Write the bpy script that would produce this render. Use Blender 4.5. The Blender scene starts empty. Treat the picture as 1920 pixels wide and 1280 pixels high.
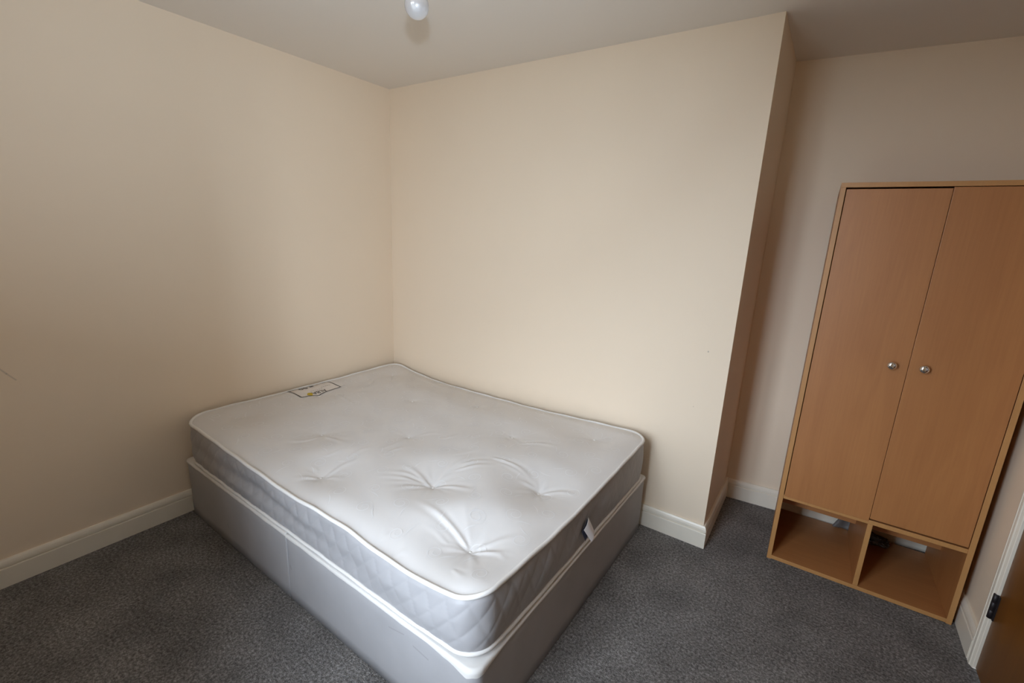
import bpy, bmesh, math, random
import numpy as np
from mathutils import Matrix, Vector, noise as mnoise

random.seed(7); RNG = np.random.default_rng(7)
SC = bpy.context.scene
COL = SC.collection

# ---------------------------------------------------------------- camera
CAM_P = Vector((2.516, -2.188, 1.472))
F_PX = 856.3                      # focal length in pixels of a 1920 wide frame
yaw, pitch, roll = 0.5942, -0.2351, 0.0448
cy, sy = math.cos(yaw), math.sin(yaw)
FWD = Vector((-sy*math.cos(pitch), cy*math.cos(pitch), math.sin(pitch)))
r_ = Vector((cy, sy, 0)); u_ = r_.cross(FWD)
cr, sr = math.cos(roll), math.sin(roll)
RIGHT = cr*r_ + sr*u_; UP = -sr*r_ + cr*u_
cam = bpy.data.cameras.new('camera'); camo = bpy.data.objects.new('camera', cam); COL.objects.link(camo)
cam.sensor_width = 36.0; cam.lens = F_PX*36/1920; cam.clip_start = 0.02
M = Matrix((RIGHT, UP, -FWD)).transposed().to_4x4(); M.translation = CAM_P
camo.matrix_world = M
SC.camera = camo

# ---------------------------------------------------------------- light and exposure
SC.view_settings.view_transform = 'Standard'; SC.view_settings.look = 'None'
SC.view_settings.gamma = 1.0; SC.view_settings.use_curve_mapping = False
SC.view_settings.exposure = 0.0
SC.cycles.max_bounces = 12; SC.cycles.diffuse_bounces = 8
SC.cycles.caustics_reflective = False; SC.cycles.caustics_refractive = False

WX0, WX1, WZ0, WZ1 = 1.40, 2.09, 0.38, 2.17
RV = 0.16                                       # depth of the window wall     # the window behind the camera
YF = -2.33                                      # inner face of the window wall

wd = bpy.data.worlds.new('overcast_sky'); SC.world = wd; wd.use_nodes = True
wn = wd.node_tree; wn.nodes.clear()
wo = wn.nodes.new('ShaderNodeOutputWorld'); wb = wn.nodes.new('ShaderNodeBackground')
wb.inputs['Color'].default_value = (0.80, 0.915, 1.04, 1); wb.inputs['Strength'].default_value = 19.2
wn.links.new(wb.outputs[0], wo.inputs[0])

def area(name, loc, direction, sx, sy_, power, color=(1, 1, 1), portal=False):
    l = bpy.data.lights.new(name, 'AREA'); l.shape = 'RECTANGLE'; l.size = sx; l.size_y = sy_
    l.energy = power; l.color = color
    o = bpy.data.objects.new(name, l); COL.objects.link(o); o.location = loc
    o.rotation_euler = Vector(direction).to_track_quat('-Z', 'Y').to_euler()
    if portal: l.cycles.is_portal = True
    return o
area('window_portal', ((WX0+WX1)/2, YF-RV-.01, (WZ0+WZ1)/2), (0, 1, 0), WX1-WX0, WZ1-WZ0, 1, portal=True)
# the on-camera flash of the photograph (it throws the bulb's shadow on the ceiling)
fl = bpy.data.lights.new('camera_flash', 'AREA'); fl.shape = 'RECTANGLE'; fl.size = 0.025; fl.size_y = 0.015; fl.energy = 9.5; fl.spread = math.radians(105)
fl.color = (0.72, 0.86, 1.0)
flo = bpy.data.objects.new('camera_flash', fl); COL.objects.link(flo)
flo.location = CAM_P + UP*0.145 + FWD*0.05 - RIGHT*0.015
flo.rotation_euler = Vector((-0.80, 0.45, 0.62)).to_track_quat('-Z', 'Y').to_euler()

# ---------------------------------------------------------------- materials
def mat(name, color, rough=0.6, metal=0.0, spec=0.5, bump=None, var=None, coord='Object'):
    m = bpy.data.materials.new(name); m.use_nodes = True; nt = m.node_tree
    b = nt.nodes['Principled BSDF']
    b.inputs['Base Color'].default_value = (*color, 1); b.inputs['Roughness'].default_value = rough
    b.inputs['Metallic'].default_value = metal; b.inputs['Specular IOR Level'].default_value = spec
    tc = nt.nodes.new('ShaderNodeTexCoord')
    if var:                                     # (scale, amount, detail)
        n = nt.nodes.new('ShaderNodeTexNoise'); n.inputs['Scale'].default_value = var[0]; n.inputs['Detail'].default_value = var[2]
        nt.links.new(tc.outputs[coord], n.inputs['Vector'])
        r = nt.nodes.new('ShaderNodeValToRGB'); a = var[1]
        r.color_ramp.elements[0].position = 0.3; r.color_ramp.elements[1].position = 0.7
        r.color_ramp.elements[0].color = (*[c*(1-a) for c in color], 1)
        r.color_ramp.elements[1].color = (*[min(1, c*(1+a)) for c in color], 1)
        nt.links.new(n.outputs['Fac'], r.inputs['Fac']); nt.links.new(r.outputs['Color'], b.inputs['Base Color'])
    if bump:                                    # (scale, strength, distance)
        n = nt.nodes.new('ShaderNodeTexNoise'); n.inputs['Scale'].default_value = bump[0]; n.inputs['Detail'].default_value = 3
        nt.links.new(tc.outputs[coord], n.inputs['Vector'])
        bp = nt.nodes.new('ShaderNodeBump'); bp.inputs['Strength'].default_value = bump[1]; bp.inputs['Distance'].default_value = bump[2]
        nt.links.new(n.outputs['Fac'], bp.inputs['Height']); nt.links.new(bp.outputs['Normal'], b.inputs['Normal'])
    return m

def marks(m, segs, col=(0.25, 0.22, 0.18)):
    """scuffs on the paint: thin dark strokes between given object-space points"""
    nt = m.node_tree; b = nt.nodes['Principled BSDF']
    src = b.inputs['Base Color'].links[0].from_socket if b.inputs['Base Color'].links else None
    geo = nt.nodes.new('ShaderNodeTexCoord')
    for (p, q, w, fac) in segs:
        p, q = Vector(p), Vector(q); d = q-p; L2_ = max(d.dot(d), 1e-9)
        def vm(op, a, bb=None):
            n = nt.nodes.new('ShaderNodeVectorMath'); n.operation = op
            for i, s in enumerate((a, bb)):
                if s is None: continue
                if isinstance(s, Vector): n.inputs[i].default_value = s
                else: nt.links.new(s, n.inputs[i])
            return n
        def mm(op, a, bb, clamp=False):
            n = nt.nodes.new('ShaderNodeMath'); n.operation = op; n.use_clamp = clamp
            for i, s in enumerate((a, bb)):
                if isinstance(s, (int, float)): n.inputs[i].default_value = s
                else: nt.links.new(s, n.inputs[i])
            return n.outputs[0]
        rel = vm('SUBTRACT', geo.outputs['Object'], p).outputs['Vector']
        t = mm('DIVIDE', vm('DOT_PRODUCT', rel, d).outputs['Value'], L2_, True)
        sc = nt.nodes.new('ShaderNodeVectorMath'); sc.operation = 'SCALE'; sc.inputs[0].default_value = d
        nt.links.new(t, sc.inputs['Scale'])
        dist = vm('LENGTH', vm('SUBTRACT', rel, sc.outputs['Vector']).outputs['Vector']).outputs['Value']
        f = mm('MULTIPLY', mm('SUBTRACT', 1.0, mm('DIVIDE', dist, w), True), fac)
        mx = nt.nodes.new('ShaderNodeMix'); mx.data_type = 'RGBA'
        nt.links.new(f, mx.inputs[0])
        if src: nt.links.new(src, mx.inputs[6])
        else: mx.inputs[6].default_value = b.inputs['Base Color'].default_value
        mx.inputs[7].default_value = (*col, 1)
        src = mx.outputs[2]
    nt.links.new(src, b.inputs['Base Color'])

CREAM = (0.83, 0.705, 0.56)
M_wall = mat('cream_wall_paint', CREAM, 0.55, spec=0.35, bump=(160, 0.03, 0.002), var=(1.7, 0.012, 3))
M_wall_l = mat('cream_wall_paint_scuffed', CREAM, 0.55, spec=0.35, bump=(160, 0.03, 0.002), var=(1.7, 0.012, 3))
M_wall_b = mat('cream_wall_paint_specked', CREAM, 0.55, spec=0.35, bump=(160, 0.03, 0.002), var=(1.7, 0.012, 3))
M_ceil = mat('white_ceiling_paint', (0.78, 0.74, 0.69), 0.9, spec=0.2, bump=(120, 0.05, 0.002))
M_skirt = mat('white_gloss_trim', (0.82, 0.765, 0.665), 0.30, spec=0.5, var=(9, 0.02, 3))
M_upvc = mat('white_plastic_frame', (0.85, 0.85, 0.84), 0.3)
M_dark = mat('dark_shadow_brown', (0.03, 0.022, 0.018), 0.5)

# carpet: flecked grey-brown twist pile
M_carpet = bpy.data.materials.new('grey_flecked_carpet'); M_carpet.use_nodes = True
nt = M_carpet.node_tree; b = nt.nodes['Principled BSDF']
tc = nt.nodes.new('ShaderNodeTexCoord')
n1 = nt.nodes.new('ShaderNodeTexNoise'); n1.inputs['Scale'].default_value = 105; n1.inputs['Detail'].default_value = 5; n1.inputs['Roughness'].default_value = 0.80
n2 = nt.nodes.new('ShaderNodeTexNoise'); n2.inputs['Scale'].default_value = 5.5; n2.inputs['Detail'].default_value = 4
n3 = nt.nodes.new('ShaderNodeTexVoronoi'); n3.inputs['Scale'].default_value = 300
for n in (n1, n2, n3): nt.links.new(tc.outputs['Object'], n.inputs['Vector'])
rp = nt.nodes.new('ShaderNodeValToRGB')
e = rp.color_ramp.elements; e[0].position = 0.33; e[0].color = (0.060, 0.055, 0.052, 1); e[1].position = 0.70; e[1].color = (0.47, 0.455, 0.445, 1)
k = e.new(0.5); k.color = (0.20, 0.19, 0.184, 1)
nt.links.new(n1.outputs['Fac'], rp.inputs['Fac'])
mr = nt.nodes.new('ShaderNodeMapRange'); mr.inputs['From Min'].default_value = 0.35; mr.inputs['From Max'].default_value = 0.65
mr.inputs['To Min'].default_value = 0.80; mr.inputs['To Max'].default_value = 1.12
nt.links.new(n2.outputs['Fac'], mr.inputs['Value'])
mx = nt.nodes.new('ShaderNodeMix'); mx.data_type = 'RGBA'; mx.blend_type = 'MULTIPLY'; mx.inputs[0].default_value = 1
nt.links.new(rp.outputs['Color'], mx.inputs[6]); nt.links.new(mr.outputs['Result'], mx.inputs[7])
nt.links.new(mx.outputs[2], b.inputs['Base Color'])
b.inputs['Roughness'].default_value = 1.0; b.inputs['Specular IOR Level'].default_value = 0.1
ad = nt.nodes.new('ShaderNodeMath'); ad.operation = 'ADD'
nt.links.new(n1.outputs['Fac'], ad.inputs[0]); nt.links.new(n3.outputs['Distance'], ad.inputs[1])
bp = nt.nodes.new('ShaderNodeBump'); bp.inputs['Strength'].default_value = 0.7; bp.inputs['Distance'].default_value = 0.005
nt.links.new(ad.outputs[0], bp.inputs['Height']); nt.links.new(bp.outputs['Normal'], b.inputs['Normal'])

def wood(name, base, dark, rough, axis, scale=1.0):
    """laminate with fine grain along one axis and faint cathedral figure"""
    m = bpy.data.materials.new(name); m.use_nodes = True; nt = m.node_tree; b = nt.nodes['Principled BSDF']
    tc = nt.nodes.new('ShaderNodeTexCoord')
    def mp(s_long, s_across):
        n = nt.nodes.new('ShaderNodeMapping'); s = [s_across]*3; s[axis] = s_long; n.inputs['Scale'].default_value = s
        nt.links.new(tc.outputs['Object'], n.inputs['Vector']); return n.outputs['Vector']
    fine = nt.nodes.new('ShaderNodeTexNoise'); fine.inputs['Scale'].default_value = 1; fine.inputs['Detail'].default_value = 5
    nt.links.new(mp(6*scale, 150*scale), fine.inputs['Vector'])
    big = nt.nodes.new('ShaderNodeTexNoise'); big.inputs['Scale'].default_value = 1; big.inputs['Detail'].default_value = 2
    big.inputs['Distortion'].default_value = 0.6
    nt.links.new(mp(0.9*scale, 6*scale), big.inputs['Vector'])
    rings = nt.nodes.new('ShaderNodeMath'); rings.operation = 'MULTIPLY'; rings.inputs[1].default_value = 42
    nt.links.new(big.outputs['Fac'], rings.inputs[0])
    sn = nt.nodes.new('ShaderNodeMath'); sn.operation = 'SINE'; nt.links.new(rings.outputs[0], sn.inputs[0])
    a = nt.nodes.new('ShaderNodeMath'); a.operation = 'MULTIPLY_ADD'; a.inputs[1].default_value = 0.050; a.inputs[2].default_value = 0.0
    nt.links.new(sn.outputs[0], a.inputs[0])
    f = nt.nodes.new('ShaderNodeMath'); f.operation = 'ADD'; fw = nt.nodes.new('ShaderNodeMath'); fw.operation = 'MULTIPLY'; fw.inputs[1].default_value = 0.42; nt.links.new(fine.outputs['Fac'], fw.inputs[0])
    nt.links.new(a.outputs[0], f.inputs[0]); nt.links.new(fw.outputs[0], f.inputs[1])
    f2 = nt.nodes.new('ShaderNodeMath'); f2.operation = 'MULTIPLY_ADD'; f2.inputs[1].default_value = 0.5
    nt.links.new(big.outputs['Fac'], f2.inputs[0]); nt.links.new(f.outputs[0], f2.inputs[2])
    r = nt.nodes.new('ShaderNodeValToRGB'); r.color_ramp.elements[0].position = 0.26; r.color_ramp.elements[1].position = 0.66
    r.color_ramp.elements[0].color = (*dark, 1); r.color_ramp.elements[1].color = (*base, 1)
    nt.links.new(f2.outputs[0], r.inputs['Fac']); nt.links.new(r.outputs['Color'], b.inputs['Base Color'])
    b.inputs['Roughness'].default_value = rough; b.inputs['Specular IOR Level'].default_value = 0.75
    return m
M_beech_v = wood('beech_laminate_upright', (0.455, 0.195, 0.063), (0.380, 0.150, 0.046), 0.43, 2)
M_beech_h = wood('beech_laminate_level', (0.480, 0.215, 0.076), (0.390, 0.165, 0.057), 0.40, 0)
M_edge = wood('beech_edge_band', (0.52, 0.265, 0.092), (0.45, 0.22, 0.074), 0.42, 2)
M_oak = wood('honey_oak_veneer', (0.185, 0.070, 0.010), (0.130, 0.047, 0.0065), 0.38, 2, 0.7)

M_ticking = mat('white_damask_ticking', (0.69, 0.675, 0.67), 0.62, spec=0.4, bump=(420, 0.10, 0.001), var=(6, 0.012, 3))
M_scroll = mat('white_scroll_thread', (0.745, 0.74, 0.745), 0.42, spec=0.6)
M_border = mat('silver_grey_quilted_border', (0.36, 0.355, 0.37), 0.45, spec=0.5, bump=(300, 0.08, 0.001), var=(5, 0.02, 3))
M_tape = mat('white_piping_tape', (0.76, 0.745, 0.73), 0.7, bump=(500, 0.2, 0.001))
M_divan = mat('grey_divan_cloth', (0.37, 0.365, 0.38), 0.62, spec=0.35, bump=(350, 0.12, 0.001), var=(7, 0.05, 5))
M_cover = mat('white_divan_cover', (0.70, 0.685, 0.67), 0.8, bump=(60, 0.2, 0.003))
M_print = mat('dark_grey_print', (0.05, 0.05, 0.05), 0.6)
M_print_l = mat('light_grey_print', (0.30, 0.29, 0.28), 0.6)
M_yellow = mat('yellow_emblem_print', (0.55, 0.40, 0.02), 0.6)
M_labelw = mat('label_cloth', (0.74, 0.70, 0.67), 0.6)
M_blue = mat('navy_tag', (0.035, 0.042, 0.085), 0.6)
M_white = mat('white_tag', (0.86, 0.86, 0.90), 0.6)
M_chrome = mat('polished_chrome', (0.80, 0.80, 0.80), 0.09, metal=1.0)
M_bronze = mat('dark_bronze_hinge', (0.025, 0.020, 0.022), 0.45, metal=0.3)
M_bulb = mat('pearl_glass', (0.80, 0.80, 0.83), 0.30, spec=0.5)
_b = M_bulb.node_tree.nodes['Principled BSDF']; _b.inputs['Transmission Weight'].default_value = 0.82; _b.inputs['Coat Weight'].default_value = 1.0; _b.inputs['Coat Roughness'].default_value = 0.04
M_flex = mat('white_lamp_plastic', (0.8, 0.79, 0.76), 0.4)
M_brass = mat('bulb_cap_metal', (0.6, 0.57, 0.5), 0.3, metal=1.0)
M_bag = mat('black_polythene', (0.060, 0.056, 0.060), 0.10, spec=1.0)
M_film = mat('grey_polythene', (0.15, 0.142, 0.14), 0.22, spec=0.6)
M_ground = mat('pale_paving', (0.16, 0.155, 0.14), 0.9, var=(3, 0.1, 4))
M_glass = bpy.data.materials.new('clear_window_glass'); M_glass.use_nodes = True
nt = M_glass.node_tree; nt.nodes.clear()
go = nt.nodes.new('ShaderNodeOutputMaterial'); gm = nt.nodes.new('ShaderNodeMixShader'); gt = nt.nodes.new('ShaderNodeBsdfTransparent')
gg = nt.nodes.new('ShaderNodeBsdfGlossy'); gg.inputs['Roughness'].default_value = 0.02; gf = nt.nodes.new('ShaderNodeFresnel'); gf.inputs['IOR'].default_value = 1.3
nt.links.new(gf.outputs[0], gm.inputs[0]); nt.links.new(gt.outputs[0], gm.inputs[1]); nt.links.new(gg.outputs[0], gm.inputs[2]); nt.links.new(gm.outputs[0], go.inputs[0])

# ---------------------------------------------------------------- mesh helpers
def link(name, me, parent=None, m=None, loc=None):
    o = bpy.data.objects.new(name, me); COL.objects.link(o)
    if m is not None:
        for x in (m if isinstance(m, (list, tuple)) else [m]): me.materials.append(x)
    if parent: o.parent = parent
    if loc: o.location = loc
    return o
def from_py(name, verts, faces, m, parent=None, smooth=False, loc=None):
    me = bpy.data.meshes.new(name); me.from_pydata([tuple(map(float, v)) for v in verts], [], faces); me.update()
    bm = bmesh.new(); bm.from_mesh(me); bmesh.ops.recalc_face_normals(bm, faces=bm.faces); bm.to_mesh(me); bm.free()
    if smooth: me.polygons.foreach_set('use_smooth', [True]*len(me.polygons))
    return link(name, me, parent, m, loc)
def from_bm(name, bm, m, parent=None, smooth=False, loc=None):
    me = bpy.data.meshes.new(name); bmesh.ops.recalc_face_normals(bm, faces=bm.faces); bm.to_mesh(me); bm.free()
    if smooth: me.polygons.foreach_set('use_smooth', [True]*len(me.polygons))
    return link(name, me, parent, m, loc)
def add_box(bm, x0, x1, y0, y1, z0, z1, bev=0.0, mi=0):
    vs = [bm.verts.new(p) for p in ((x0,y0,z0),(x1,y0,z0),(x1,y1,z0),(x0,y1,z0),(x0,y0,z1),(x1,y0,z1),(x1,y1,z1),(x0,y1,z1))]
    fs = [bm.faces.new([vs[i] for i in f]) for f in ((0,3,2,1),(4,5,6,7),(0,1,5,4),(1,2,6,5),(2,3,7,6),(3,0,4,7))]
    for f in fs: f.material_index = mi
    if bev:
        es = list({e for f in fs for e in f.edges})
        bmesh.ops.bevel(bm, geom=es, offset=bev, segments=2, affect='EDGES', profile=0.5)
    return fs
def box(name, x0, x1, y0, y1, z0, z1, m, parent=None, bev=0.0, loc=None):
    bm = bmesh.new(); add_box(bm, x0, x1, y0, y1, z0, z1, bev); return from_bm(name, bm, m, parent, loc=loc)
def lathe(name, prof, m, parent=None, seg=32, axis=(0, 0, 1), loc=(0, 0, 0)):
    """profile of (radius, height) pairs turned about an axis through loc"""
    q = Vector((0, 0, 1)).rotation_difference(Vector(axis)); L = Vector(loc)
    vs, fs = [], []; n = len(prof)
    for i in range(seg):
        a = 2*math.pi*i/seg
        for (r, h) in prof: vs.append(L + q @ Vector((r*math.cos(a), r*math.sin(a), h)))
    for i in range(seg):
        j = (i+1) % seg
        for k in range(n-1): fs.append((i*n+k, j*n+k, j*n+k+1, i*n+k+1))
    bm = bmesh.new(); V = [bm.verts.new(v) for v in vs]
    for f in fs: bm.faces.new([V[i] for i in f])
    bmesh.ops.remove_doubles(bm, verts=bm.verts, dist=1e-6)
    bmesh.ops.dissolve_degenerate(bm, edges=bm.edges, dist=1e-7)
    return from_bm(name, bm, m, parent, True)
def tube(name, pts, r, m, parent=None, closed=False, seg=8, flat=1.0):
    """tube along points; flat squashes it vertically"""
    pts = [Vector(p) for p in pts]; n = len(pts); vs, fs = [], []
    for i, p in enumerate(pts):
        a = pts[(i-1) % n] if (closed or i > 0) else pts[i]
        c = pts[(i+1) % n] if (closed or i < n-1) else pts[i]
        t = (c-a).normalized()
        ref = Vector((0, 0, 1)) if abs(t.z) < 0.9 else Vector((1, 0, 0))
        s = t.cross(ref).normalized(); w = s.cross(t).normalized()
        for k in range(seg):
            an = 2*math.pi*k/seg; vs.append(p + s*(r*math.cos(an)) + w*(r*flat*math.sin(an)))
    for i in range(n if closed else n-1):
        j = (i+1) % n
        for k in range(seg):
            l = (k+1) % seg; fs.append((i*seg+k, i*seg+l, j*seg+l, j*seg+k))
    if not closed: fs += [tuple(range(seg)), tuple(range((n-1)*seg, n*seg))]
    return from_py(name, vs, fs, m, parent, True)
def tag(o, label, cat, group=None):
    o['label'] = label; o['category'] = cat
    if group: o['group'] = group
    return o
def struct(o): o['kind'] = 'structure'; return o
def empty(name, loc=(0, 0, 0), rz=0.0):
    o = bpy.data.objects.new(name, None); COL.objects.link(o); o.location = loc; o.rotation_euler = (0, 0, rz); o.empty_display_size = 0.1
    return o

# ---------------------------------------------------------------- the room
H = 2.327; L1 = 2.2201; D = 0.586; L2 = 3.197; TA = 0.100
def yalc(x): return D + TA*(x-L1)
struct(box('floor', -0.12, L2+0.12, YF-RV, 0.95, -0.12, 0.0, M_carpet))
struct(box('ceiling', -0.12, L2+0.12, YF-RV, 0.95, H, H+0.12, M_ceil))
marks(M_wall_l, [((0, -1.925, .900), (0, -1.900, .862), .0045, .40), ((0, -1.900, .862), (0, -1.879, .832), .004, .38)])
marks(M_wall_b, [((2.124, 0, .9775), (2.124, 0, .980), .0042, .8), ((2.094, 0, .702), (2.094, 0, .704), .003, .4)])
struct(box('wall_left', -0.12, 0, YF-RV, 0.95, 0, H, M_wall_l))
struct(box('wall_back', 0, L1, 0, 0.95, 0, H, M_wall_b))
struct(from_py('wall_alcove', [(L1, yalc(L1), 0), (L2+.12, yalc(L2+.12), 0), (L2+.12, .95, 0), (L1, .95, 0),
                               (L1, yalc(L1), H), (L2+.12, yalc(L2+.12), H), (L2+.12, .95, H), (L1, .95, H)],
               [(0,3,2,1),(4,5,6,7),(0,1,5,4),(1,2,6,5),(2,3,7,6),(3,0,4,7)], M_wall))
DY1, DY0, DZ = -0.090, -0.852, 1.985        # door opening in the right wall
bm = bmesh.new()
add_box(bm, L2, L2+.12, DY1, .95, 0, H); add_box(bm, L2, L2+.12, DY0, DY1, DZ, H); add_box(bm, L2, L2+.12, YF-RV, DY0, 0, H)
struct(from_bm('wall_right', bm, M_wall))
bm = bmesh.new()
add_box(bm, 0, WX0, YF-RV, YF, 0, H); add_box(bm, WX1, L2, YF-RV, YF, 0, H)
add_box(bm, WX0, WX1, YF-RV, YF, 0, WZ0); add_box(bm, WX0, WX1, YF-RV, YF, WZ1, H)
struct(from_bm('wall_front', bm, M_wall))

# skirting, swept round the room with mitred corners
SK = [(0, 0), (.018, 0), (.018, .079), (.0170, .0815), (.0115, .0830), (.0115, .0860), (.0165, .0880), (.0168, .0930), (.0160, .1000), (.0135, .1080), (.0100, .1135), (.0085, .1157), (0, .1157)]
def sweep_floor(path, prof, names, m):
    P = [Vector((a, b)) for a, b in path]; n = len(P)
    dirs = [(P[i+1]-P[i]).normalized() for i in range(n-1)]
    nor = [Vector((d.y, -d.x)) for d in dirs]        # interior lies to the right of travel
    offs = []
    for i in range(n):
        if i == 0: offs.append(nor[0])
        elif i == n-1: offs.append(nor[-1])
        else:
            a, c = nor[i-1], nor[i]; b_ = (a+c).normalized(); offs.append(b_/b_.dot(a))
    for i, nm in enumerate(names):
        if nm is None: continue
        vs = [(P[k].x+offs[k].x*o, P[k].y+offs[k].y*o, z) for k in (i, i+1) for (o, z) in prof]
        q = len(prof); fs = [(j, (j+1) % q, q+(j+1) % q, q+j) for j in range(q)] + [tuple(range(q)), tuple(range(q, 2*q))]
        struct(from_py(nm, vs, fs, m))
sweep_floor([(L2, YF), (0, YF), (0, 0), (L1, 0), (L1, D), (L2, yalc(L2)), (L2, -0.048)], SK,
            ['baseboard_front', 'baseboard_left', 'baseboard_back', 'baseboard_return', 'baseboard_alcove', 'baseboard_right'], M_skirt)

# door lining, architrave and door in the right wall
AR = [(0, 0), (0, .012), (.003, .0165), (.008, .0175), (.0105, .0150), (.013, .0150), (.0155, .0175), (.028, .0165), (.031, .0135), (.040, .0100), (.042, .0080), (.042, 0)]
Y0a, Y1a, Za = -0.048, -0.894, DZ+.042
path = [(Y0a, 0.0), (Y0a, Za), (Y1a, Za), (Y1a, 0.0)]
ins = [(-1, 0), (-1, -1), (1, -1), (1, 0)]
vs, fs = [], []; q = len(AR)
for (py, pz), (iy, iz) in zip(path, ins):
    for (w, h) in AR: vs.append((L2-h, py+iy*w, max(0, pz+iz*w)))
for i in range(3):
    for j in range(q): fs.append((i*q+j, i*q+(j+1) % q, (i+1)*q+(j+1) % q, (i+1)*q+j))
fs += [tuple(range(q)), tuple(range(3*q, 4*q))]
struct(from_py('trim_1', vs, fs, M_skirt))
bm = bmesh.new()
add_box(bm, L2+.045, L2+.12, DY1-.003, DY1, 0, DZ); add_box(bm, L2+.045, L2+.12, DY0, DY0+.003, 0, DZ); add_box(bm, L2+.045, L2+.12, DY0, DY1, DZ-.003, DZ)
struct(from_bm('trim_2', bm, M_skirt))
door = struct(box('door_1', L2-.002, L2+.038, DY0+.003, DY1-.003, .006, DZ-.004, M_oak, bev=.0015))
for z in (0.268, 1.62):
    hg = lathe('hinge', [(0, -.048), (.0075, -.048), (.0075, -.0165), (.0068, -.016), (.0075, -.0155), (.0075, .0155), (.0068, .016), (.0075, .0165), (.0075, .048), (0, .048)], M_bronze, door, 14, loc=(L2-.010, DY1+.001, z))
    box('hinge_leaf', L2-.0065, L2-.0021, DY1-.016, DY1-.002, z-.048, z+.048, M_bronze, hg)
hd = lathe('door_handle', [(0, 0), (.026, 0), (.026, .006), (.010, .009), (.009, .05), (0, .05)], M_chrome, door, 24, axis=(-1, 0, 0), loc=(L2-.002, DY0+.065, 1.0))
tube('lever', [(L2-.047, DY0+.065, 1.0), (L2-.050, DY0+.10, 1.0), (L2-.048, DY0+.17, .998)], .009, M_chrome, hd)

# window behind the camera
wf = empty('window_1', ((WX0+WX1)/2, YF-RV+.035, WZ0)); struct(wf)
cx_ = (WX0+WX1)/2
bm = bmesh.new(); t = .055
for (a, b_, c, d) in ((WX0, WX0+t, WZ0, WZ1), (WX1-t, WX1, WZ0, WZ1), (WX0+t, WX1-t, WZ0, WZ0+t), (WX0+t, WX1-t, WZ1-t, WZ1)):
    add_box(bm, a-cx_, b_-cx_, -.03, .03, c-WZ0, d-WZ0, .004)
fr = from_bm('window_frame', bm, M_upvc, wf)
box('mullion', -.025, .025, -.03, .03, t, WZ1-WZ0-t, M_upvc, wf)
hw_ = (WX1-WX0)/2
for s in (-1, 1):
    a, b_ = sorted((s*.025, s*(hw_-t)))
    box('pane', a, b_, -.003, .003, t, WZ1-WZ0-t, M_glass, wf)
box('window_sill', -hw_, hw_, .03, RV-.04, -.001, .022, M_upvc, wf)
struct(box('ground_outside', -30, 30, -60, YF-.4, -3.0, -2.9, M_ground))   # the ground outside, a storey below

# ---------------------------------------------------------------- divan base
BX0, BX1, BY0, BY1, BXM = 0.033, 1.913, -1.373, -0.022, 0.957
def rrect(x0, x1, y0, y1, rad, seg=10, step=0.02):
    """closed outline of a rectangle with its own radius at each corner (rad: SW, SE, NE, NW)"""
    pts = []
    cs = [((x0, y0), rad[0], 180, (1, 1)), ((x1, y0), rad[1], 270, (-1, 1)), ((x1, y1), rad[2], 0, (-1, -1)), ((x0, y1), rad[3], 90, (1, -1))]
    for (c, r, a0, s) in cs:
        o = (c[0]+s[0]*r, c[1]+s[1]*r)
        for k in range(seg+1):
            a = math.radians(a0+90*k/seg); pts.append((o[0]+r*math.cos(a), o[1]+r*math.sin(a)))
    out = []
    for i, p in enumerate(pts):
        q_ = pts[(i+1) % len(pts)]; d = math.hypot(q_[0]-p[0], q_[1]-p[1]); n = max(1, int(d/step))
        if d < 1e-6: continue
        for k in range(n): out.append((p[0]+(q_[0]-p[0])*k/n, p[1]+(q_[1]-p[1])*k/n))
    return out
BROT = -0.0115                                  # the bed stands a touch askew to the walls
def place(x, y, z=0.0):
    c, s_ = math.cos(BROT), math.sin(BROT); a, b_ = x-BX0, y-BY1
    return (BX0+.012+a*c-b_*s_, BY1+a*s_+b_*c, z)
def unplace(x, y):
    c, s_ = math.cos(-BROT), math.sin(-BROT); a, b_ = x-BX0-.012, y-BY1
    return (BX0+a*c-b_*s_, BY1+a*s_+b_*c)
divan = tag(empty('divan_base', place((BX0+BX1)/2, (BY0+BY1)/2), BROT), 'grey fabric two-section divan base with white top edge, standing on the carpet', 'bed base')
dox, doy = (BX0+BX1)/2, (BY0+BY1)/2
def on_side(px, py):                             # faint scuffs on the long side, as places on the cloth
    d = FWD + RIGHT*((px-960)/F_PX) + UP*((640-py)/F_PX); t = (BY0-.018-CAM_P.y)/d.y; p = CAM_P+d*t; q = unplace(p.x, p.y)
    return (q[0]-dox, BY0-doy, p.z)
marks(M_divan, [(on_side(729, 1175), on_side(757, 1189), .0035, .35), (on_side(775, 1211), on_side(803, 1236), .004, .40), (on_side(421, 985), on_side(423, 991), .006, .45), (on_side(541, 1062), on_side(543, 1068), .006, .45), (on_side(541, 998), on_side(548, 994), .004, .6)], (0.16, 0.15, 0.15))
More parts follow.
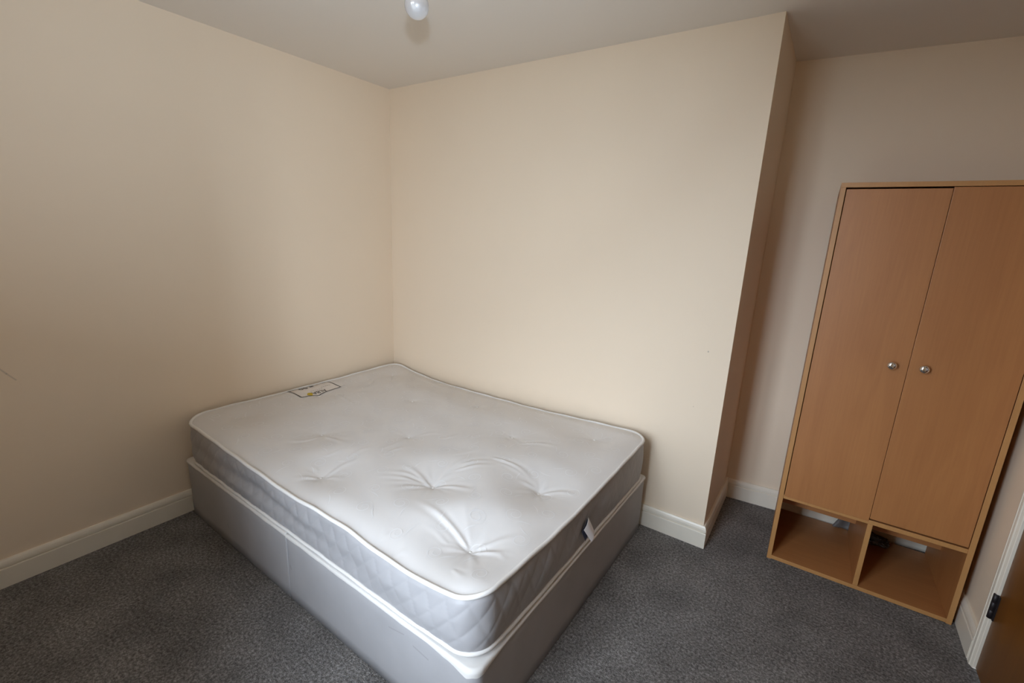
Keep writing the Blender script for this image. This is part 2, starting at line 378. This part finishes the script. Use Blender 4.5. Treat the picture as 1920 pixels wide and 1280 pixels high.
for (x0, x1, rad, ztop, seed) in ((BX0, BXM-.0015, (.028, .006, .006, .022), .2965, 1), (BXM+.0015, BX1, (.006, .038, .022, .006), .2945, 2)):
    ol = rrect(x0, x1, BY0, BY1, rad)
    n = len(ol); zs = [0.003, .05, .1, .15, .2, .25, ztop-.006, ztop]
    vs, fs = [], []
    cxm, cym = (x0+x1)/2, (BY0+BY1)/2
    for zi, z in enumerate(zs):
        for (x, y) in ol:
            w = .0022*mnoise.noise(Vector((x*5, y*5, z*7+seed*9)))+.0012*mnoise.noise(Vector((x*16, y*16, z*3)))
            if zi == len(zs)-1: w -= .004
            d = Vector((x-cxm, y-cym)); k = Vector((d.x/(x1-x0), d.y/(BY1-BY0))); k = k/max(abs(k.x), abs(k.y))*1.0
            vs.append((x+w*k.x-dox, y+w*k.y-doy, z))
    for zi in range(len(zs)-1):
        for i in range(n): j = (i+1) % n; fs.append((zi*n+i, zi*n+j, (zi+1)*n+j, (zi+1)*n+i))
    fs += [tuple(range(n)), tuple(range((len(zs)-1)*n, len(zs)*n))]
    sec = from_py('base_section', vs, fs, M_divan, divan, True)
    # white top cloth turned down over the rim with a ragged lower edge
    vs, fs = [], []
    for (x, y) in ol:
        drop = .011 + .004*mnoise.noise(Vector((x*9, y*9, seed))) + .002*mnoise.noise(Vector((x*60, y*60, 3)))
        cd = math.hypot(x-BX1, y-BY0)
        drop += .016*math.exp(-(cd/.10)**2)*(1+.5*mnoise.noise(Vector((x*45, y*45, 1))))
        if x > BX1-.012 and y > BY0+.05: drop -= .003
        d = Vector((x-cxm, y-cym)); k = Vector((d.x/(x1-x0), d.y/(BY1-BY0))); k = k/max(abs(k.x), abs(k.y))
        for (o, z) in ((.0032, ztop-drop), (.0042, ztop-drop*.5), (.0030, ztop+.0010), (-.004, ztop+.0032)):
            if abs(x-BXM) < .004: o = min(o, .001)
            vs.append((x+o*k.x-dox, y+o*k.y-doy, z))
    for i in range(n):
        j = (i+1) % n
        for q in range(3): fs.append((4*i+q, 4*j+q, 4*j+q+1, 4*i+q+1))
    fs.append(tuple(4*i+3 for i in range(n)))
    from_py('top_cover', vs, fs, M_cover, sec, True)['label'] = 'white cloth over the top of the section'

# ---------------------------------------------------------------- mattress
MX0, MX1, MY0, MY1 = 0.036, 1.904, -1.364, -0.028
RCS = dict(SW=.118, SE=.080, NE=.095, NW=.075)
def rc_at(x, y):
    w, s_ = np.asarray(x) < (MX0+MX1)/2, np.asarray(y) < (MY0+MY1)/2
    return np.where(w, np.where(s_, RCS['SW'], RCS['NW']), np.where(s_, RCS['SE'], RCS['NE']))
                                    # corner radius
def prof(pts):
    xs, zs = zip(*pts); g = np.linspace(-1.6, 2.2, 1521); y = np.interp(g, xs, zs)     # 2.5 mm steps, smoothed
    k = np.exp(-(np.arange(-60, 61)/22.)**2); y = np.convolve(np.pad(y, 60, 'edge'), k/k.sum(), 'valid')
    return lambda v: np.interp(v, g, y)
zL = prof([(0, .508), (.08, .506), (.27, .503), (.55, .492), (.76, .484), (.93, .477), (1.08, .480), (1.22, .487), (1.36, .491), (1.48, .476), (1.62, .470), (1.74, .476), (1.84, .497), (1.92, .516)])
zR = prof([(-1.40, .517), (-1.28, .517), (-1.14, .506), (-.99, .495), (-.75, .490), (-.45, .502), (-.10, .513), (0, .514)])
zB = prof([(0, .514), (.08, .510), (.24, .482), (.48, .464), (.70, .467), (.97, .472), (1.23, .477), (1.57, .498), (1.75, .509), (1.92, .514)])
zH = prof([(-1.40, .508), (-1.28, .513), (-1.14, .514), (-.97, .509), (-.5, .509), (-.1, .513), (0, .514)])
def edge_z(x, y):
    u = np.clip((x-MX0)/(MX1-MX0), 0, 1); v = np.clip((y-MY0)/(MY1-MY0), 0, 1)
    c00, c10, c01, c11 = .508, .517, .514, .514
    return (1-v)*zL(x)+v*zB(x)+(1-u)*zH(y)+u*zR(y) - ((1-u)*(1-v)*c00+u*(1-v)*c10+(1-u)*v*c01+u*v*c11)
TUFTS = [(1.384, -1.018, .034), (1.721, -.777, .034), (1.727, -1.203, .036), (.990, -1.244, .018), (.671, -1.029, .017), (1.008, -.793, .014), (1.396, -.492, .014),
         (.218, -1.168, .015), (.232, -.757, .010), (.690, -.468, .011), (1.014, -.284, .009), (.240, -.220, .011), (1.713, -.243, .013)]
TUFTS = [(*unplace(a, b_), d_) for a, b_, d_ in TUFTS]
def unproj(px, py, z):
    d = FWD + RIGHT*((px-960)/F_PX) + UP*((640-py)/F_PX); t = (z-CAM_P.z)/d.z
    p = CAM_P + d*t; return unplace(p.x, p.y)
FA = lambda L: [unproj(700+a/4.571, 820+b_/4.571, .497) for a, b_ in L]      # creases read off the photograph, as places on the bed
FB = lambda L: [unproj(340+a/3.2, 660+b_/3.2, .497) for a, b_ in L]
FOLDS = [
 (FA([(500,415),(380,330),(230,255)]), 4.5), (FA([(490,410),(300,330),(60,345)]), 4.0), (FA([(480,405),(280,370),(0,372)]), 3.2), (FA([(470,410),(300,395),(60,420)]), 2.4),
 (FA([(470,415),(280,440),(130,490)]), 3.0), (FA([(530,410),(620,350),(720,305)]), 4.0), (FA([(700,310),(900,278),(1080,285)]), 3.5), (FA([(540,390),(680,270),(870,190)]), 3.5),
 (FA([(760,265),(900,240),(1060,255)]), 2.8), (FA([(530,415),(690,440),(890,525)]), 4.5), (FA([(1020,215),(1230,290),(1340,350),(1410,440)]), 5.0), (FA([(1100,270),(1250,330),(1380,420)]), 2.6),
 (FA([(1440,445),(1620,448),(1790,500)]), 4.5), (FA([(1450,435),(1480,390),(1530,340)]), 3.0), (FA([(1390,410),(1290,390),(1190,405)]), 2.6), (FA([(1380,440),(1270,460),(1150,500)]), 2.0),
 (FA([(820,930),(700,800),(480,630),(330,530)]), 5.5), (FA([(860,955),(1030,980),(1180,1020)]), 5.0), (FA([(850,970),(870,1060),(890,1140)]), 2.6), (FA([(880,930),(1080,880),(1300,850)]), 3.2),
 (FA([(800,935),(650,925),(510,918)]), 2.6), (FA([(890,935),(960,880),(1020,830)]), 2.5), (FA([(1080,1000),(1130,1060),(1160,1110)]), 1.3),
 (FA([(640,900),(520,800),(380,740)]), 1.0), (FA([(180,985),(240,955),(300,930)]), 3.0), (FA([(60,860),(100,825),(150,790)]), 1.8), (FA([(680,1120),(740,1190),(790,1270)]), 1.6),
 (FA([(1260,90),(1420,90),(1620,130)]), 3.0), (FA([(1160,10),(1200,40),(1200,60)]), 3.0), (FA([(840,40),(900,10),(980,-20)]), 2.0), (FA([(690,190),(780,150),(880,120)]), 1.8), (FA([(100,180),(200,130),(310,95)]), 1.8),
 (FB([(845,750),(960,690),(1110,650)]), 3.4), (FB([(835,748),(740,740),(640,760)]), 2.6), (FB([(850,755),(900,745),(1000,770)]), 1.8), (FB([(820,710),(800,690),(790,680)]), 1.5),
 (FB([(840,512),(740,545),(600,550)]), 2.4), (FB([(860,515),(930,545),(1000,580)]), 2.2), (FB([(860,640),(930,620),(1010,590)]), 2.0), (FB([(1000,650),(1080,610),(1180,580)]), 2.0), (FB([(1240,620),(1300,600),(1380,575)]), 2.0),
 (FB([(390,405),(300,400),(200,395)]), 2.0), (FB([(350,425),(300,440),(250,430)]), 1.6), (FB([(930,270),(1000,310),(1060,350)]), 1.8), (FB([(1200,605),(1300,560),(1380,520)]), 1.4), (FB([(1560,540),(1620,530),(1680,510)]), 1.8),
 (FB([(1660,640),(1740,620),(1800,600)]), 1.8), (FB([(1400,520),(1480,500),(1560,500)]), 1.4),
]
def seg_ridge(X, Y, pts, amp):
    """soft crease along a polyline: a narrow ridge with a shallow valley beside it, fading to both ends"""
    pts = np.array(pts); L = np.r_[0, np.cumsum(np.hypot(*np.diff(pts, axis=0).T))]
    tt = np.linspace(0, L[-1], 16); P = np.c_[np.interp(tt, L, pts[:, 0]), np.interp(tt, L, pts[:, 1])]
    for _ in range(3): P[1:-1] = (P[:-2]+2*P[1:-1]+P[2:])/4
    lo, hi = P.min(0)-.06, P.max(0)+.06
    m = (X > lo[0]) & (X < hi[0]) & (Y > lo[1]) & (Y < hi[1])
    x, y = X[m], Y[m]; best = np.full(x.shape, 9.); sgn = np.zeros(x.shape); par = np.zeros(x.shape)
    for i in range(15):
        a, b2 = P[i], P[i+1]; d = b2-a; l2 = d@d+1e-12
        t = np.clip(((x-a[0])*d[0]+(y-a[1])*d[1])/l2, 0, 1)
        qx, qy = x-a[0]-t*d[0], y-a[1]-t*d[1]; r = np.hypot(qx, qy); c = r < best
        best[c] = r[c]; sgn[c] = np.sign(d[0]*qy-d[1]*qx)[c]; par[c] = ((i+t)/15)[c]
    w = .0048+.0095*par; env = np.clip(np.minimum(par*9+.25*(par > 0), (1-par)*1.5), 0, 1); env = env*env*(3-2*env)
    s = best*sgn
    out = np.zeros_like(X); out[m] = amp*env*(np.exp(-(s/w)**2) - .55*np.exp(-((s-1.9*w)/(1.3*w))**2) - .25*np.exp(-((s+2*w)/(1.4*w))**2))
    return out
def roll(x, y):
    """0 at the seam rising to 1 on the flat of the top"""
    dx = np.minimum(x-MX0, MX1-x); dy = np.minimum(y-MY0, MY1-y)
    RC = rc_at(x, y); ddx, ddy = np.clip(RC-dx, 0, None), np.clip(RC-dy, 0, None)
    d = np.where((ddx > 0) & (ddy > 0), RC-np.hypot(ddx, ddy), np.minimum(dx, dy))
    k = np.clip(d/.105, 0, 1); return 1-(1-k)**2.2, d
WAV = RNG.uniform(0, 6.28, 12)
def top_z(x, y, fine=True):
    x = np.asarray(x, float); y = np.asarray(y, float)
    r, d = roll(x, y)
    u = np.clip((x-MX0)/(MX1-MX0), 0, 1); v = np.clip((y-MY0)/(MY1-MY0), 0, 1)
    flat = .503 - .010*np.exp(-((x-.8)/.45)**2-((y+.75)/.5)**2)
    e = edge_z(x, y); wt = np.clip(d/.34, 0, 1); wt = wt*wt*(3-2*wt)
    z = e*(1-wt) + flat*wt + .017*r
    z = z + .0018*r*(np.sin(9*x+5*y+WAV[0])+np.sin(-7*x+11*y+WAV[1])+np.sin(15*x+3*y+WAV[2])*.5)
    for (tx, ty, dp) in TUFTS:
        q = np.hypot(x-tx, y-ty); th = np.arctan2(y-ty, x-tx); k1, k2 = 9+int(40*tx) % 4, 15+int(50*tx) % 5
        z = z + dp*.045*(np.cos(k1*th+9*tx)+.7*np.cos(k2*th+5*ty))*np.exp(-q/.045)*q/(q+.012)
        z = z - dp*(.55*np.exp(-q/.030)+.45*np.exp(-(q/.115)**2)) + dp*.12*np.exp(-((q-.19)/.07)**2)
    if fine:
        for pts, amp in FOLDS: z = z + r*seg_ridge(x, y, pts, amp*.00074)
    return z
GX = np.linspace(MX0-.03, MX1+.03, 500); GY = np.linspace(MY0-.03, MY1+.03, 380)
GZ = top_z(*np.meshgrid(GX, GY))
def surf(x, y):
    fx = np.clip((np.asarray(x)-GX[0])/(GX[1]-GX[0]), 0, 498.999); fy = np.clip((np.asarray(y)-GY[0])/(GY[1]-GY[0]), 0, 378.999)
    i, j = fx.astype(int), fy.astype(int); a, b = fx-i, fy-j
    return (1-b)*((1-a)*GZ[j, i]+a*GZ[j, i+1]) + b*((1-a)*GZ[j+1, i]+a*GZ[j+1, i+1])
tops = lambda x, y: float(surf(np.array([x]), np.array([y]))[0])

mattress = tag(empty('mattress', place((MX0+MX1)/2, (MY0+MY1)/2, .30), BROT), 'white tufted double mattress with silver-grey quilted sides, lying on the divan base', 'mattress')
mo = np.array(((MX0+MX1)/2, (MY0+MY1)/2, .30))
NU, NV = 330, 250
def cosspace(n): return .5-.5*np.cos(np.linspace(0, np.pi, n))
vv = .55*cosspace(NV)+.45*np.linspace(0, 1, NV); uu = .35*cosspace(NU)+.65*np.linspace(0, 1, NU)
yy = MY0 + vv*(MY1-MY0); dyy = np.minimum(yy-MY0, MY1-yy)
def ins_at(x):
    r = rc_at(np.full_like(yy, x), yy); dd = np.clip(r-dyy, 0, None); return r-np.sqrt(np.clip(r**2-dd**2, 0, None))
inL, inR = ins_at(MX0), ins_at(MX1)
X = MX0+inL[:, None]+uu[None, :]*(MX1-MX0-inL-inR)[:, None]; Y = np.repeat(yy[:, None], NU, 1)
Z = top_z(X, Y)
V = np.c_[X.ravel()-mo[0], Y.ravel()-mo[1], Z.ravel()-mo[2]]
fs = [(j*NU+i, j*NU+i+1, (j+1)*NU+i+1, (j+1)*NU+i) for j in range(NV-1) for i in range(NU-1)]
from_py('top_panel', V, fs, M_ticking, mattress, True)

# quilted border
ol = np.array(rrect(MX0, MX1, MY0, MY1, tuple(RCS[k] for k in ('SW', 'SE', 'NE', 'NW')), 26, .0055)); n = len(ol)
nx = np.roll(ol, -1, 0)-np.roll(ol, 1, 0); nrm = np.c_[nx[:, 1], -nx[:, 0]]; nrm /= np.hypot(nrm[:, 0], nrm[:, 1])[:, None]
S = np.r_[0, np.cumsum(np.hypot(*np.diff(ol, axis=0).T))]
ztop_e = top_z(ol[:, 0], ol[:, 1], False)
def zbot(x, y): return .3072 + .0010*np.sin(6*x+1)+.0008*np.sin(7*y+2) + .012*np.exp(-((x-MX1)**2+(y-MY0)**2)/.03) + .010*np.exp(-((x-MX0)**2+(y-MY0)**2)/.02)
zb_e = zbot(ol[:, 0], ol[:, 1])
NT = 56; T = np.linspace(0, 1, NT)
per = .076
vs = []
for t in T:
    a = S/per - t*2.3; b_ = S/per + t*1.1
    qa = np.abs(np.sin(np.pi*a)); qb = np.abs(np.sin(np.pi*b_))
    quilt = .0040*np.minimum(qa, qb)**.5*(1-.45*np.clip(nrm[:, 0], 0, 1)) * min(1, 10*min(t, 1-t))
    bulge = .010*math.sin(math.pi*t)**.7
    onleft = np.clip(-nrm[:, 1], 0, 1)
    dent = -.016*onleft*np.exp(-((t-.42-.10*np.sin(3*ol[:, 0]))/.16)**2)*np.exp(-((ol[:, 0]-.75)/.55)**2)
    wob = .003*np.sin(S*11+4*t)+.0022*np.sin(S*27-6*t) + .003*np.sin(S*4.3)
    off = (quilt+bulge+dent+wob*math.sin(math.pi*t))
    # the wall sides stay tucked against the walls
    wallside = np.clip(np.maximum(-nrm[:, 0], nrm[:, 1]), 0, 1); off = off*(1-.8*wallside)
    p = ol + nrm*off[:, None]
    vs.append(np.c_[p[:, 0]-mo[0], p[:, 1]-mo[1], zb_e+(ztop_e-zb_e)*t-mo[2]])
vs = np.concatenate(vs)
fs = [(k*n+i, k*n+(i+1) % n, (k+1)*n+(i+1) % n, (k+1)*n+i) for k in range(NT-1) for i in range(n)] + [tuple(range(n-1, -1, -1))]
from_py('quilted_border', vs, fs, M_border, mattress, True)['label'] = 'silver-grey diamond-quilted side border'
o2 = ol[::2]; n2 = nrm[::2]
for (z, r, out, fl_) in ((ztop_e[::2]+.001, .0068, .0030, 1.15), (zb_e[::2]+.0035, .0066, .0045, 1.1)):
    wob = 1+.12*np.sin(S[::2]*41)+.1*np.sin(S[::2]*87)
    ws = np.clip(np.maximum(-n2[:, 0], n2[:, 1]), 0, 1)
    p = o2+n2*(out*(1-ws))[:, None]
    pts = [(a-mo[0], b_-mo[1], c-mo[2]) for (a, b_), c in zip(p, z+.0012*np.sin(S[::2]*33))]
    tube('piping', pts, r, M_tape, mattress, True, 8, fl_)

# tuft buttons: little stitched tufts at the bottom of each dimple
for (tx, ty, dp) in TUFTS:
    z0 = tops(tx, ty)
    o = lathe('tuft', [(0, .0035), (.004, .003), (.0065, .0012), (.0075, -.002), (0, -.004)], M_tape, mattress, 12, loc=(tx-mo[0], ty-mo[1], z0+.0005-mo[2]))

# damask scrolls woven into the ticking: raised thread lines that follow the surface
vs, fs = [], []
def ribbon(pts, w):
    pts = np.array(pts); d = np.gradient(pts, axis=0); nn = np.c_[-d[:, 1], d[:, 0]]; nn /= np.hypot(nn[:, 0], nn[:, 1])[:, None]+1e-9
    ww = w*np.sin(np.linspace(.25, np.pi-.15, len(pts)))[:, None]
    a, c = pts+nn*ww, pts-nn*ww; k = len(vs)
    za, zc = surf(a[:, 0], a[:, 1])+.0007, surf(c[:, 0], c[:, 1])+.0007
    for i in range(len(pts)):
        vs.append((a[i, 0]-mo[0], a[i, 1]-mo[1], za[i]-mo[2])); vs.append((c[i, 0]-mo[0], c[i, 1]-mo[1], zc[i]-mo[2]))
        if i: fs.append((k+2*i-2, k+2*i-1, k+2*i+1, k+2*i))
row = 0
yq = MY0+.09
while yq < MY1-.06:
    xq = MX0+.10+(row % 2)*.085
    while xq < MX1-.06:
        ang = RNG.uniform(0, 6.28); hand = RNG.choice([-1, 1]); R0 = RNG.uniform(.026, .036)
        jx, jy = xq+RNG.uniform(-.015, .015), yq+RNG.uniform(-.012, .012)
        th = np.linspace(0, 1.55*2*np.pi, 30); rr = R0*(.22+.78*th/th[-1])
        ribbon(np.c_[jx+rr*np.cos(ang+hand*th), jy+rr*np.sin(ang+hand*th)], .0021)
        e_ = ang+hand*th[-1]; t_ = np.linspace(0, 1, 10); ex, ey = jx+R0*math.cos(e_), jy+R0*math.sin(e_)
        g = e_+hand*math.pi/2
        ribbon(np.c_[ex+.05*t_*math.cos(g)+.018*t_**2*math.cos(e_), ey+.05*t_*math.sin(g)+.018*t_**2*math.sin(e_)], .0026)
        xq += .17
    yq += .098; row += 1
V = np.array(vs); keep = (V[:, 0]+mo[0] > MX0+.03) & (V[:, 0]+mo[0] < MX1-.03) & (V[:, 1]+mo[1] > MY0+.03) & (V[:, 1]+mo[1] < MY1-.03)
fs = [f for f in fs if all(keep[i] for i in f)]
used = sorted({i for f in fs for i in f}); ix = {a: i for i, a in enumerate(used)}
sc_ = from_py('woven_scroll_pattern', V[used], [tuple(ix[i] for i in f) for f in fs], M_scroll, mattress, True); sc_['kind'] = 'stuff'

# printed maker's label near the head edge; its own frame: a = towards -y, b = towards +x (read from the head)
LA, LB = -.588, .038
def lab(a, b_, lift): x, y = LB+b_, LA-a; return (x-mo[0], y-mo[1], tops(x, y)+lift-mo[2])
LW, LH = .256, .160
outline = [(0, .004), (LW, .004), (LW, LH), (LW*.70, LH+.012), (LW*.63, LH+.030), (LW*.56, LH+.016), (0, LH)]
def lab_top(a): return float(np.interp(a, [0, LW*.40, LW*.56, LW*.63, LW*.72, LW*.82, LW], [LH, LH+.006, LH+.017, LH+.026, LH+.013, LH+.003, LH]))
nA, nB = 40, 14; vs, fs = [], []
for i in range(nA+1):
    a = LW*i/nA
    for j in range(nB+1): vs.append(lab(a, .003+(lab_top(a)-.003)*j/nB, .0012))
for i in range(nA):
    for j in range(nB): k = i*(nB+1)+j; fs.append((k, k+1, k+nB+2, k+nB+1))
label = from_py('maker_label', vs, fs, M_labelw, mattress, True); label['label'] = 'printed white label with dark outline'
def strip(name, pts, w, m, closed=False, parent=label):
    P = np.array(pts); L = np.r_[0, np.cumsum(np.hypot(*np.diff(P, axis=0).T))]; k = max(2, int(L[-1]/.006)); tt = np.linspace(0, L[-1], k)
    tt = np.unique(np.r_[tt, L]); Q = np.c_[np.interp(tt, L, P[:, 0]), np.interp(tt, L, P[:, 1])]
    d = np.gradient(Q, axis=0); nn = np.c_[-d[:, 1], d[:, 0]]; nn /= np.hypot(nn[:, 0], nn[:, 1])[:, None]+1e-9
    vs, fs = [], []
    for i, (q_, o) in enumerate(zip(Q, nn)):
        vs += [lab(*(q_+o*w), .0022), lab(*(q_-o*w), .0022)]
        if i: fs.append((2*i-2, 2*i-1, 2*i+1, 2*i))
    return from_py(name, vs, fs, m, parent)
bl = [(a, lab_top(a)-.003) for a in np.linspace(.003, LW-.003, 30)]
strip('outline', [(.003, .008)]+bl+[(LW-.003, .008), (.003, .008)], .0030, M_print)
def text(name, body, a, b_, size, m, sx=1.0):
    c = bpy.data.curves.new(name, 'FONT'); c.body = body; c.size = size; c.align_x = 'CENTER'; c.align_y = 'CENTER'; c.resolution_u = 3
    o = bpy.data.objects.new(name, c); COL.objects.link(o)
    dg = bpy.context.evaluated_depsgraph_get(); me = bpy.data.meshes.new_from_object(o.evaluated_get(dg)); COL.objects.unlink(o); bpy.data.objects.remove(o)
    for v in me.vertices: v.co = lab(a+v.co.x*sx, b_+v.co.y, .0026)
    me.materials.clear(); me.name = name
    return link(name, me, label, m)
text('lettering', 'ALBA', .133, .140, .052, M_print, .70)
for a0, b0, n_ in ((.095, .108, 6), (.030, .090, 5)):      # fine print too small to read in the photograph: broken grey lines
    for q in range(n_): strip('small_print', [(a0+q*.013, b0), (a0+q*.013+.0085, b0)], .0018, M_print_l)
# yellow leaf emblem after the lettering, row of certification marks, small print at both lower corners
def blob(name, pts, m): return from_py(name, [lab(a, b_, .0026) for a, b_ in pts], [tuple(range(len(pts)))], m, label)
blob('emblem', [(.176, .126), (.190, .120), (.205, .130), (.211, .146), (.203, .160), (.196, .168), (.188, .160), (.178, .148)], M_yellow)
for (a, w, k) in ((.087, .018, 0), (.121, .024, 1), (.160, .018, 2), (.188, .020, 3)):
    m_ = [M_print_l, M_print, M_print, M_print][k]
    h = .012 if k == 0 else .022
    if k == 1: blob('certification_mark', [(a-w/2, .038-h/2), (a+w/2, .038-h/2), (a+w/2, .038+h/2), (a-w/2, .038+h/2)], m_)
    elif k == 0:
        for q in range(3): strip('certification_mark', [(a-w/2, .032+q*.006), (a+w/2, .032+q*.006)], .0011, m_)
    else:
        strip('certification_mark', [(a+w/2*math.cos(g), .040+.013*math.sin(g)) for g in np.linspace(0, 6.28, 16)], .0032, m_)
        strip('certification_mark', [(a-w*.25, .040), (a+w*.25, .040)], .002, m_)
for a in (.030, .238): 
    for q in range(2): strip('small_print', [(a-.014, .022+q*.007), (a+.014, .022+q*.007)], .0017, M_print_l)
# sewn tags on the foot side
def flag(name, p0, p1, p2, p3, m):
    vs = []; N = 6
    for i in range(N+1):
        t = i/N
        a = Vector(p0).lerp(Vector(p3), t); c = Vector(p1).lerp(Vector(p2), t); bow = .004*math.sin(math.pi*t)
        for th in (0, .0006):
            for q_ in (a, c): vs.append((q_.x+bow+th-mo[0], q_.y-mo[1], q_.z-mo[2]))
    fs = []
    for i in range(N):
        k = 4*i; fs += [(k, k+1, k+5, k+4), (k+2, k+6, k+7, k+3), (k, k+4, k+6, k+2), (k+1, k+3, k+7, k+5)]
    fs += [(0, 2, 3, 1), (4*N, 4*N+1, 4*N+3, 4*N+2)]
    return from_py(name, vs, fs, m, mattress)
flag('care_tag', (1.917, -.727, .432), (1.919, -.704, .405), (1.921, -.732, .340), (1.917, -.765, .398), M_blue)['label'] = 'navy back tag'
flag('care_tag', (1.919, -.719, .434), (1.936, -.690, .366), (1.942, -.722, .340), (1.922, -.757, .402), M_white)['label'] = 'white front tag'

# ---------------------------------------------------------------- wardrobe
WW, WDp, WH, TH = 0.6649, 0.485, 1.7176, 0.018
ward = tag(empty('wardrobe', (2.4996, .1124, 0), .0172), 'beech-effect two-door wardrobe with two open compartments below, standing in the alcove', 'wardrobe')
def panel(name, u0, u1, d0, d1, z0, z1, m, bev=.0007, parent=ward, edge=True):
    bm = bmesh.new(); add_box(bm, u0, u1, d0, d1, z0, z1, bev)
    bmesh.ops.recalc_face_normals(bm, faces=bm.faces)
    for f in bm.faces: f.material_index = 1 if (edge and f.normal.y < -.5) else 0
    return from_bm(name, bm, [m, M_edge] if edge else m, parent)
panel('side_panel', 0, TH, 0, WDp, 0, WH-TH, M_beech_v)
panel('side_panel', WW-TH, WW, 0, WDp, 0, WH-TH, M_beech_v)
panel('top_panel', 0, WW, 0, WDp, WH-TH, WH, M_beech_h)
panel('bottom_panel', TH, WW-TH, 0, WDp, .003, .021, M_beech_h)
panel('shelf', TH, WW-TH, .002, WDp-.005, .326, .345, M_beech_h)
panel('divider', .334, .352, .002, .452, .021, .326, M_beech_v)
panel('rear_rail', TH, .334, .287, .303, .163, .326, M_beech_h, edge=False)
panel('rear_rail', .352, WW-TH, .287, .303, .163, .326, M_beech_h, edge=False)
panel('back_panel', TH, WW-TH, WDp-.012, WDp-.006, .345, WH-TH, M_beech_v, edge=False)
KN = [(0, 0), (.0085, 0), (.0085, .002), (.0058, .004), (.0055, .010), (.0080, .0125), (.0135, .0150), (.0160, .0185), (.0150, .0225), (.0105, .0258), (.0055, .0270), (0, .0273)]
dl = panel('door', TH+.003, .3345, -.001, .015, .3395, WH-TH-.0065, M_beech_v, .0012, edge=False)
dr = panel('door', .3358, WW-TH-.0028, -.002, .014, .3535, WH-TH-.0025, M_beech_v, .0012, edge=False)
for d_, u, z in ((dl, .2835, 1.025), (dr, .3805, 1.029)):
    lathe('knob', KN, M_chrome, d_, 28, axis=(0, -1, 0), loc=(u, -.001, z))['label'] = 'round chrome knob'

# crumpled carrier bag lying at the back of the right compartment
c_, s_ = math.cos(.0172), math.sin(.0172)
def inward(u, d, z): return Vector((2.4996+u*c_-d*s_, .1124+u*s_+d*c_, z))
bm = bmesh.new(); bmesh.ops.create_icosphere(bm, subdivisions=5, radius=1)
for v in bm.verts:
    p = v.co.copy()
    a = mnoise.noise(p*1.4+Vector((3, 1, 7))); b2 = abs(mnoise.noise(Vector((p.x*1.6, p.y*3.2, p.z*3.2))+Vector((9, 4, 2)))); c2 = abs(mnoise.noise(p*4.6+Vector((1, 8, 5))))
    k = .92+.28*a-.55*b2-.22*c2
    h = .034*(1-.35*max(0, p.x))
    v.co = Vector((max(-.074, p.x*.086*k), p.y*.046*k, max(.0006, .024+p.z*h*k+.007*mnoise.noise(p*2.2))))
bag = from_bm('plastic_bag', bm, M_bag, None, True, inward(.430, .420, .021)); bag.rotation_euler = (0, 0, .0172)
tag(bag, 'crumpled black plastic bag at the back of the right lower wardrobe compartment', 'plastic bag')
vs, fs = [], []; N = 18
for i in range(N+1):
    for j in range(11):
        u = i/N; w = j/10
        vs.append((-.070*u, .006*math.sin(5*u+2*w)+.0025*mnoise.noise(Vector((u*7, w*5, 3))), .0008+w*(.098*(1-u**2.2)+.004)*(1+.10*mnoise.noise(Vector((u*5, w*4, 9))))))
for i in range(N):
    for j in range(10): k = i*11+j; fs.append((k, k+1, k+12, k+11))
fm = from_py('plastic_film', vs, fs, M_film, None, True, inward(.338, .470, .021)); fm.rotation_euler = (0, 0, .0172)
tag(fm, 'scrap of crinkled grey plastic film at the back of the left lower wardrobe compartment', 'plastic film')
sm = fm.modifiers.new('thickness', 'SOLIDIFY'); sm.thickness = .0006

# ---------------------------------------------------------------- pendant light
d0 = (FWD + RIGHT*((781.5-960)/F_PX) + UP*((640-11)/F_PX)).normalized()
BC = CAM_P + d0*1.36                             # centre of the bulb's round end
pend = tag(empty('pendant_light', (BC.x, BC.y, H)), 'bare white pearl bulb hanging from the ceiling above the bed', 'ceiling light')
zc = BC.z-H; R0 = .0285
pr = [(0, -R0)]+[(R0*math.sin(a), -R0*math.cos(a)) for a in np.linspace(.12, 2.15, 22)]+[(.0195, .024), (.0160, .034), (.0138, .044), (.0132, .050), (0, .050)]
lathe('bulb', pr, M_bulb, pend, 40, loc=(0, 0, zc))
lathe('bulb_cap', [(0, .049), (.0112, .049), (.0112, .066), (.0095, .069), (0, .069)], M_brass, pend, 24, loc=(0, 0, zc))
lathe('lamp_holder', [(.0125, .054), (.0195, .054), (.0205, .058), (.0205, .074), (.0185, .078), (.0175, .098), (.012, .112), (.005, .118), (0, .118)], M_flex, pend, 28, loc=(0, 0, zc))
tube('flex', [(0, 0, zc+.115), (0, 0, zc/2), (0, 0, -.02)], .0032, M_flex, pend)
lathe('ceiling_rose', [(0, -.026), (.008, -.026), (.012, -.022), (.030, -.018), (.038, -.010), (.040, 0), (0, 0)], M_flex, pend, 32)
